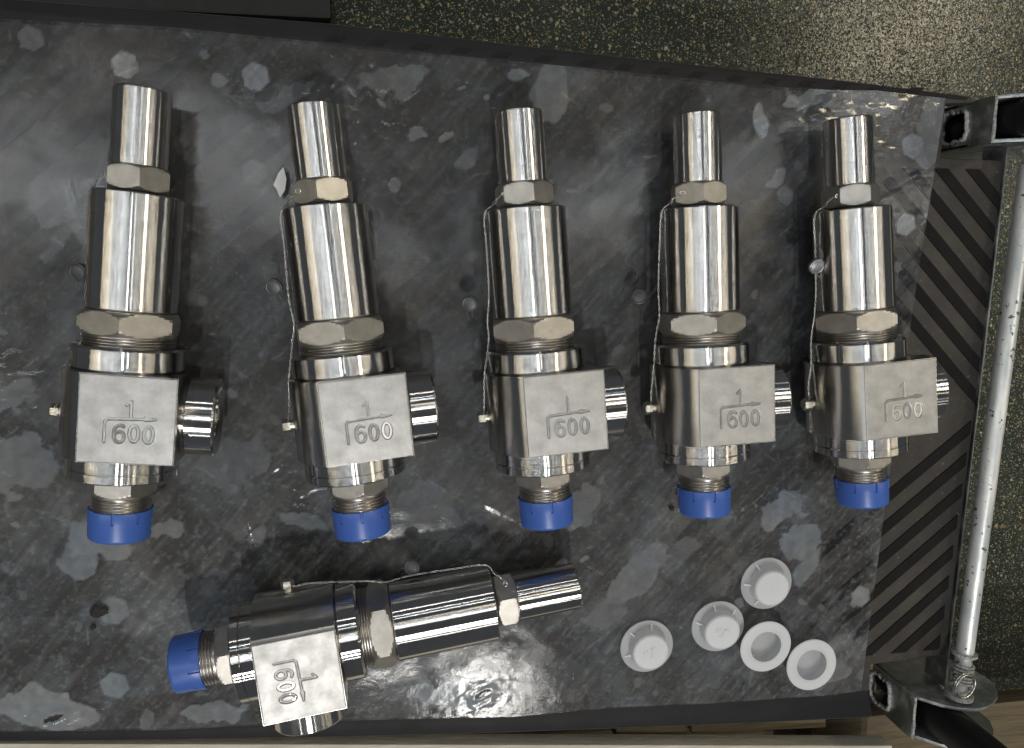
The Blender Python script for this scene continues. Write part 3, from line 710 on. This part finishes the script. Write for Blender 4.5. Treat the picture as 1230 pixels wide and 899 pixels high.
# ------------------------------------------------------------------ white plugs
def plug_mesh(up):
    # cup with a wide rim; rim at s=0, cup bottom at s=10 (rim down) - flipped for the ones lying rim up
    pr = [(0, 12.2), (0.0, 19.8), (.5, 20.4), (1.2, 20.2), (1.3, 15.2), (1.6, 14.4), (9.6, 13.6), (10.6, 12.6), (10.8, 0.3)]
    inn = [(9.4, .3), (9.4, 12.2), (8.8, 12.7), (0, 13.3)]
    me = lathe('plug', pr + inn, 72, (False, False))
    bm = bmesh.new(); bm.from_mesh(me); bmesh.ops.rotate(bm, verts=bm.verts, cent=(0, 0, 0), matrix=Matrix.Rotation(PI / 2, 3, 'X'))
    if not up:
        for v in bm.verts: v.co.z = .0108 - v.co.z
    bmesh.ops.recalc_face_normals(bm, faces=bm.faces); bm.to_mesh(me); bm.free(); return me
def lug(a):
    m = prism('lug', [(13.4, -.6), (18.3, -.45), (18.3, .45), (13.4, .6)], 1.1, 4.2, bev=.2)
    bm = bmesh.new(); bm.from_mesh(m)
    for v in bm.verts:
        if v.co.x > .017: v.co.z = min(v.co.z, .0016)
    bmesh.ops.rotate(bm, verts=bm.verts, cent=(0, 0, 0), matrix=Matrix.Rotation(a, 3, 'Z')); bm.to_mesh(m); bm.free(); return m
PU, PD = plug_mesh(True), plug_mesh(False)
for me, rim_thin in ((PU, True), (PD, False)):
    me.materials.append(M_pe); me.materials.append(M_pet)
    for p in me.polygons:
        c = p.center; outer = math.hypot(c.x, c.y) > .0146 or (not rim_thin and c.z > .0085)
        p.material_index = int(outer == rim_thin)
LUGS = [lug(a) for a in (2.2, 3.3, 1.2, 5.2, 0.1)]
def marks():
    ms = [tube('m', [(-5, 2.6, 10.9), (-5, -1.2, 10.9)], .32, 5), tube('m', [(-2.8, 3.2, 10.9), (-2.6, -.6, 10.9)], .32, 5), tube('m', [(.8, 3.6, 10.9), (1.0, -2.6, 10.9), (-1, -3.4, 10.9)], .36, 5), tube('m', [(.8, 3.4, 10.9), (4, 3.0, 10.9)], .32, 5)]
    return join('m', ms, 180)
MK = marks()
PLUGS = [(183.0, -288.0, True, 0.2, 'leftmost translucent white plug, lying rim down with its cup upward', 1),
         (238.5, -276.5, True, -.4, 'translucent white plug with upturned cup, leaning on the rim of the ring-like plug', 1),
         (275.8, -245.0, True, .9, 'topmost translucent white plug of the cluster, whitest, cup upward', 1),
         (272.8, -290.5, False, .5, 'translucent white plug lying open side up, in the middle of the cluster', 0),
         (311.2, -309.2, False, 1.4, 'translucent white plug lying open side up, lowest right of the cluster', 0)]
for i, (x, y, up, rz, lab, kk) in enumerate(PLUGS):
    root = empty('plastic_plug', (x, y, 0.4)); root.rotation_euler = (math.radians((0, 3, 0, 2, 0)[i]), math.radians((0, -2, 0, 0, 1.5)[i]), rz)
    tag(root, lab, 'plastic plug', 'loose white plastic plugs')
    link('plug_body', PU if up else PD, None, root)
    if up:
        for L in LUGS[:3]: link('lug', L, M_pe, root)
        if i != 2: link('embossed_mark', MK, M_pe, root)

# ------------------------------------------------------------------ galvanised clevis brackets, posts, rod
def clevis(y_in, y_out, x0, prof, name_lab, hole, flip):
    t = 2.6
    root = empty('clevis_bracket', (x0 + 20, (y_in + y_out) / 2, -58)); L = root.location / MM
    tag(root, name_lab, 'bracket', 'galvanised clevis brackets at the mat corners')
    inv = (-L.x, -L.y, -L.z)
    sg = 1 if y_out > y_in else -1
    link('side_plate', prism('side_plate', prof, y_in, y_in + sg * t, 'XZ', bev=.5), M_galv, root, inv)
    link('side_plate', prism('side_plate', prof, y_out, y_out - sg * t, 'XZ', bev=.5), M_galv, root, inv)
    # end web with a punched hole
    ya, yb = sorted((y_in, y_out)); zb, zt = prof[0][1], 3
    zm = hole[2]; ym = (ya + yb) / 2; N = 32; V = []; F = []
    rr = random.Random(3)
    for xx in (x0, x0 + t):
        for i in range(N):
            a = 2 * PI * i / N; c, s = math.cos(a), math.sin(a); m = max(abs(c), abs(s))
            V.append((xx, ym + c / m * (yb - ya) / 2, (zb + zt) / 2 + s / m * (zt - zb) / 2))
        for i in range(N):
            a = 2 * PI * i / N; c, s = math.cos(a), math.sin(a); m = (abs(c) ** 3.5 + abs(s) ** 3.5) ** (1 / 3.5); w = 1 + .07 * rr.uniform(-1, 1)
            V.append((xx, ym + c / m * hole[0] * w, zm + s / m * hole[1] * w))
    for o_ in (0, 2 * N):
        for i in range(N):
            j = (i + 1) % N; F.append((o_ + i, o_ + j, o_ + N + j, o_ + N + i))
    for i in range(N):
        j = (i + 1) % N; F += [(i, j, 2 * N + j, 2 * N + i), (N + i, N + j, 3 * N + j, 3 * N + i)]
    me = mesh('end_web', V, F, 40); bm = bmesh.new(); bm.from_mesh(me); bmesh.ops.recalc_face_normals(bm, faces=bm.faces); bm.to_mesh(me); bm.free()
    link('end_web', me, M_galv, root, inv)
    # rough zinc run around the hole and along the cut edge
    ringp = [(x0 - .4, V[N + i][1] * 1.0 + (V[N + i][1] - ym) * .10, V[N + i][2] + (V[N + i][2] - zm) * .10) for i in range(N)]
    bead = []
    for i in range(N):
        bead.append(Vector(ringp[i]) + Vector((rr.uniform(-.5, .2), rr.uniform(-.6, .6), rr.uniform(-.6, .6))))
    link('zinc_run', tube('zinc_run', bead, 1.7, 7, True), M_zinc, root, inv)
    link('cut_edge', tube('cut_edge', [(x0 + 1.2, ya + .3, zt + .1), (x0 + 1.5, ya + (yb - ya) * .3, zt + .4), (x0 + .9, ya + (yb - ya) * .6, zt + .2), (x0 + 1.3, yb - .3, zt)], 1.15, 6), M_zinc, root, inv)
    return root
profL = [(407, -56), (408, -19), (411.5, 3), (423, 15.5), (431, 20.5), (439, 23.2), (447, 24.2), (455, 23), (464, 19), (474, 12), (480, 5), (486, -6), (487, -18), (484, -32), (478, -46), (470, -56)]
clevis(-350, -386, 407, profL, 'lower galvanised clevis bracket with split ring beside it, at the bottom right corner', (11.5, 12, -38), False)
profT = [(430, -95), (430, -20), (430.5, 3), (438, 9), (447, 13.7), (460, 19), (475, 22), (490, 20), (502, 12), (508, 0), (508, -30), (508, -60), (508, -95)]
clevis(80, 113, 430, profT, 'upper galvanised clevis bracket at the top right corner of the mat', (10.5, 13, -36), True)
for (x, y, r, lab) in ((430.5, -368.2, 14.6, 'black round post rising out of the lower clevis bracket'), (449, 96.6, 13.4, 'black round post held in the upper clevis bracket')):
    root = empty('black_post', (x, y, -60)); tag(root, lab, 'post', 'black posts in the clevis brackets')
    link('post_tube', lathe('post_tube', [(0, r - 1), (0, r), (168, r), (170, r - 1.2), (170, r - 2.5)], 48, (True, True)), M_black, root).rotation_euler = (PI / 2, 0, 0)
A = Vector((457.2, 79.5, 10)); B = Vector((440.6, -349.4, 10)); D = (B - A).normalized()
rod = empty('steel_rod', tuple((A + B) / 2)); C0 = (A + B) / 2
tag(rod, 'long galvanised steel rod with chipped zinc, running between the two clevis brackets', 'rod')
def along(prof, me_name, mat, n=40):
    me = lathe(me_name, prof, n); o = link(me_name, me, mat, rod, tuple(A - C0)); o.rotation_euler = D.to_track_quat('Y', 'Z').to_euler(); return o
Lr = (B - A).length
along([(14, 6.0), (15, 6.6), (Lr - 38, 6.6), (Lr - 36, 6.2), (Lr - 22, 6.2)], 'rod_bar', M_rod)
coil = []
for i in range(0, 131):
    t = i / 130; a = t * 2 * PI * 6; coil.append((7.6 * math.cos(a) + .3 * math.sin(3 * a), Lr - 30 + 17 * t, 7.6 * math.sin(a)))
o = link('spring', tube('spring', coil, 1.15, 6), M_zinc, rod, tuple(A - C0)); o.rotation_euler = D.to_track_quat('Y', 'Z').to_euler()
along([(Lr - 23, 5.4), (Lr - 2, 5.4)], 'rod_end', M_rod)
along([(Lr - 5, 5), (Lr - 5, 9.8), (Lr - 4.4, 10.4), (Lr - 1.6, 10.4), (Lr - 1.4, 9.8), (Lr - 1.2, 5)], 'washer', M_zinc)
along([(Lr - 39.5, 5), (Lr - 39.5, 9.2), (Lr - 37.6, 9.4), (Lr - 37.4, 5)], 'washer', M_zinc)
along([(5, 5), (5, 9), (7, 9.2), (7.2, 5)], 'washer', M_zinc)
along([(0.4, 5.2), (14.5, 5.2)], 'rod_end', M_rod)
rp = [(11 + 9.5 * math.cos(t) - 7, Lr - 17 + 9.5 * math.sin(t), 8.4 + 1.5 * math.cos(t)) for t in np.linspace(0, 2 * PI, 40)[:-1]]
o = link('split_ring', join('split_ring', [tube('r', rp, .95, 7, True), tube('r', [(p[0] + .3, p[1] + .4, p[2] + 1.9) for p in rp], .95, 7, True)], 180), M_wire, rod, tuple(A - C0)); o.rotation_euler = D.to_track_quat('Y', 'Z').to_euler()
rp = [(2 + 8 * math.cos(t), 9 + 8 * math.sin(t), 9.5) for t in np.linspace(0, 2 * PI, 40)[:-1]]
o = link('split_ring', tube('r', rp, .9, 7, True), M_wire, rod, tuple(A - C0)); o.rotation_euler = D.to_track_quat('Y', 'Z').to_euler()

# steel tray lip beside the mat
tl = empty('steel_tray_edge', (448, -130, -30)); tag(tl, 'thin galvanised steel tray edge running along the right side of the rubber mat', 'metal edge')
def strip(name, xo0, xo1, z0, z1, mat):
    P = [(448.6, 79), (445.4, -60), (441.6, -200), (438.0, -348)]
    V = []; F = []
    for (x, y) in P:
        for q in ((xo0, z0), (xo1, z0), (xo1, z1), (xo0, z1)): V.append((x + q[0] - 448, y + 130, q[1] + 30))
    for i in range(3):
        for k in range(4):
            F.append((i * 4 + k, i * 4 + (k + 1) % 4, (i + 1) * 4 + (k + 1) % 4, (i + 1) * 4 + k))
    F += [(0, 1, 2, 3), (12, 15, 14, 13)]
    me = mesh(name, V, F, 30); return link(name, bevel_mesh(me, .25), mat, tl)
strip('upright_lip', 1.0, 2.4, -28, -4, M_galv); strip('flat_strip', 2.6, 9.5, -28, -26.5, M_galv); strip('outer_lip', 7.4, 8.6, -26.4, -15, M_galv)

# ------------------------------------------------------------------ wooden pallet under the mat
pal = empty('wooden_pallet', (60, -300, FZ)); tag(pal, 'weathered wooden pallet carrying the rubber mat, seen along the bottom edge', 'pallet')
def plank(poly, z0, z1, mat, name='plank'): return link(name, prism(name, poly, z0, z1, bev=1.2), mat, pal, (-60, 300, -FZ))
plank([(-420, -313.5), (405, -404), (405, -500), (-420, -500)], -30, -15, M_woodp)
plank([(-420, -250), (384, -250), (384, -336), (-420, -300)], -38, -18, M_wood)
for x0, x1 in ((172, 228), (236, 352), (-60, 90), (-330, -120)):
    plank([(x0, -338), (x1, -344), (x1 + 4, -395), (x0, -388)], -52, -34, M_wood, 'block')
plank([(356, -404), (760, -404), (760, -520), (356, -520)], -74, -56, M_wood)
plank([(-420, -230), (420, -230), (420, -600), (-420, -600)], -150, -130, M_wood)
for x in (-380, 10, 340):
    plank([(x, -120), (x + 90, -120), (x + 90, -395), (x, -395)], -130, -75, M_wood, 'block')
plank([(-420, 60), (400, 60), (400, 96), (-420, 96)], -38, -18, M_wood)
plank([(-420, -60), (400, -60), (400, -160), (-420, -160)], -38, -18, M_wood)
for x in (-380, 10, 320):
    plank([(x, 92), (x + 70, 92), (x + 70, -110), (x, -110)], FZ, -38, M_wood, 'block')
for x in (-380, 10, 340):
    plank([(x, -330), (x + 80, -330), (x + 80, -395), (x, -395)], FZ, -150, M_wood, 'block')

# flat black slab filling the dark corner of the floor at the top left
bs = link('black_slab', prism('black_slab', [(-700, 191), (-42, 191), (-41, 600), (-700, 600)], FZ + .5, FZ + 14, bev=3), M_blackr)
tag(bs, 'flat black slab on the speckled floor beyond the mat, at the top left', 'rubber sheet')

# ------------------------------------------------------------------ small debris
def crumb(x, y, r, mat, lab, cat, flat=.5, seed=1):
    rr = random.Random(seed); bm = bmesh.new(); bmesh.ops.create_icosphere(bm, subdivisions=2, radius=r * MM)
    for v in bm.verts:
        k = 1 + rr.uniform(-.3, .3); v.co.x *= k * 1.2; v.co.y *= k; v.co.z *= flat * k
    me = bpy.data.meshes.new('crumb'); bm.to_mesh(me); bm.free()
    o = link('dirt_crumb' if cat == 'dirt' else 'paper_flake', me, mat, None, (x, y, r * flat * .7)); tag(o, lab, cat); return o
M_dirt = simple('black_dirt', (.012, .011, .010), 0, .8)
M_paper = simple('torn_white_tape', (.62, .63, .62), 0, .6)
crumb(-194, -232, 4.2, M_dirt, 'largest black crumb of dirt, beside a pale round spot at the lower left', 'dirt', .4, 3)
crumb(-199, -243, 1.6, M_dirt, 'small black speck of dirt below the large crumb at the lower left', 'dirt', .5, 5)
crumb(199, -182, 1.8, M_dirt, 'small dark crumb of dirt below the second valve from the right', 'dirt', .5, 8)
crumb(203, -171, 1.2, M_dirt, 'tiniest dark speck of dirt, under the second valve from the right', 'dirt', .5, 9)
fk = link('tape_flake', prism('tape_flake', [(-66.5, 50), (-63.2, 54), (-61.6, 47), (-62.8, 40), (-66, 35.5), (-67.8, 40.5), (-69.6, 43)], 8, 8.8), M_paper)
tag(fk, 'small torn white flake stuck beside the small nut of the second valve from the left', 'flake')
